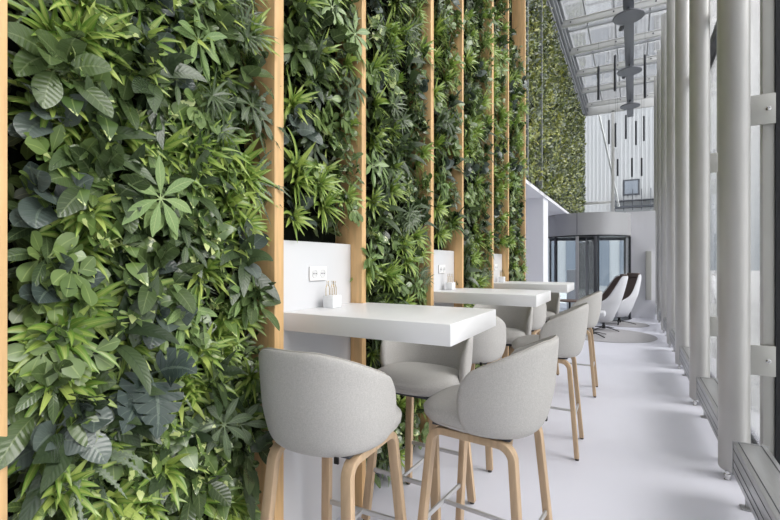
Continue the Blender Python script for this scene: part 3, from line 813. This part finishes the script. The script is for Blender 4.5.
for bi, (y0, y1, z0, z1, nm) in enumerate(bays):
    step = [.098, .105, .115, .12, .125, .13, .13][bi]
    if bi in (0,): zlo, zhi = .28, 2.45
    else: zlo, zhi = z0, z1
    ny = max(2, int((y1-y0)/step)); nz = int((zhi-zlo)/step)
    for a in range(ny):
        for b in range(nz):
            y = y0+(.07 if bi == 0 else .05)+(y1-y0-(.14 if bi == 0 else .08))*(a+.5+rp.uniform(-.42, .42))/ny; z = zlo+(zhi-zlo)*(b+.5+rp.uniform(-.42, .42))/nz
            if bi == 0:   # skip what the frame cannot show
                dd = .6+y*.8746
                if abs(z-CAMH)*438/dd > 300: continue
            if bi == 6 and z > 3.85 and y > 4.95: continue
            kd = rp.choices(kinds, wts)[0]
            put(kd, y, z, rp.uniform(.85, 1.2), bi)
# labels: rank each plant among its own kind within a bay
words = ['topmost']+[w+' from top' for w in 'second third fourth fifth sixth seventh eighth ninth tenth eleventh twelfth thirteenth fourteenth fifteenth sixteenth seventeenth eighteenth nineteenth twentieth'.split()]+['lowest']*30
bn = ['leftmost wide bay', 'bay above nearest panel', 'second wide bay', 'bay above middle panel', 'third wide bay', 'bay above farthest panel', 'last wide bay']
from collections import defaultdict
gr = defaultdict(list)
for p in placed:
    b = bays[p[4]]; u = (p[1]-b[0])/(b[1]-b[0])
    col = min(3, int(u*4)) if p[4] == 0 else (min(2, int(u*3))+10 if p[4] in (2, 4, 6) else min(1, int(u*2))+20)
    gr[(p[0], p[4], col)].append(p)
cn = {0: 'far left', 1: 'centre-left', 2: 'centre-right', 3: 'far right', 10: 'left', 11: 'centre', 12: 'right', 20: 'left', 21: 'right'}
for (kd, bi, col), ps in gr.items():
    ps.sort(key=lambda p: -p[2])
    for i, p in enumerate(ps):
        w_ = words[i] if len(ps) > 1 else 'only one'
        p[5]['label'] = '%s, %s, %s in %s' % (KIND[kd][1].split(' with ')[0], w_ if i < len(ps)-1 or len(ps) == 1 else 'lowest', cn[col], bn[bi])
        p[5]['category'] = 'plant'; p[5]['group'] = '%ss in the %s' % (KIND[kd][1].split(' with ')[0], bn[bi])
# undergrowth per bay: uncountable small leaves
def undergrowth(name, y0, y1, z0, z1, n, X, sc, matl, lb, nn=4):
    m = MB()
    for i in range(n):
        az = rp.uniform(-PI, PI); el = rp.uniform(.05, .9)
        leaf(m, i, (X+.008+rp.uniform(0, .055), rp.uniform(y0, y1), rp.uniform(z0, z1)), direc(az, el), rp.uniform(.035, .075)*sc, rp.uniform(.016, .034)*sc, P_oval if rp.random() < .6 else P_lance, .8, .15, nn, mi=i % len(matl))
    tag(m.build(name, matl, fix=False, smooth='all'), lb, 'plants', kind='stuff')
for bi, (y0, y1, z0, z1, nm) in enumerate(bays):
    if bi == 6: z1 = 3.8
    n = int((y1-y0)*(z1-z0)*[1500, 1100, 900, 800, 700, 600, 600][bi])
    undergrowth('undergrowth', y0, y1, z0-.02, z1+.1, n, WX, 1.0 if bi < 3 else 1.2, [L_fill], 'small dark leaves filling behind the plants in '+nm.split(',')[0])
# high wall beyond the last post
m_, ms_ = p_small(rp, L_fillF, 30); hp = [m_.build('wall_shrub', ms_, fix=False, smooth='all')]
m_, ms_ = p_small(rp, L_farY, 30); hp.append(m_.build('wall_shrub', ms_, fix=False, smooth='all'))
m_, ms_ = p_small(rp, L_farG, 26); hp.append(m_.build('wall_shrub', ms_, fix=False, smooth='all'))
hm = [o.data for o in hp]
for o in hp: bpy.data.objects.remove(o)
cnt = 0; far = []
for a in range(38):
    for b in range(17):
        y = 5.85+.225*(a+.5+rp.uniform(-.4, .4)); z = 2.46+3.15*(b+.5+rp.uniform(-.4, .4))/17
        if y > ENDY-.15: continue
        far.append((y, z))
far.sort(key=lambda q: (q[0]*.8746+.6)**2+(q[1]-CAMH)**2)
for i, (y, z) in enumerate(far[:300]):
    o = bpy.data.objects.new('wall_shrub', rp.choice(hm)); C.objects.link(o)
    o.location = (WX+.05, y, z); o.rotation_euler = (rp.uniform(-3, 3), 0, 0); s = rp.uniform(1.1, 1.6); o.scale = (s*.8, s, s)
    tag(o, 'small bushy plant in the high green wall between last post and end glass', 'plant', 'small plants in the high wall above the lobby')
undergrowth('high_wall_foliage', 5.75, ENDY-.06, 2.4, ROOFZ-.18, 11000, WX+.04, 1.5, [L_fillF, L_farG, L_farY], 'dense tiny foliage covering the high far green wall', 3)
# thin grey rails in the high wall
for i, y in enumerate((6.05, 7.1)):
    tag(MB().box(WX+.04, WX+.13, y-.02, y+.02, 2.4, ROOFZ-.17).build('wall_rail', M['gutter']), '%s thin grey vertical rail in the high green wall' % ('nearer', 'farther')[i], 'rail')
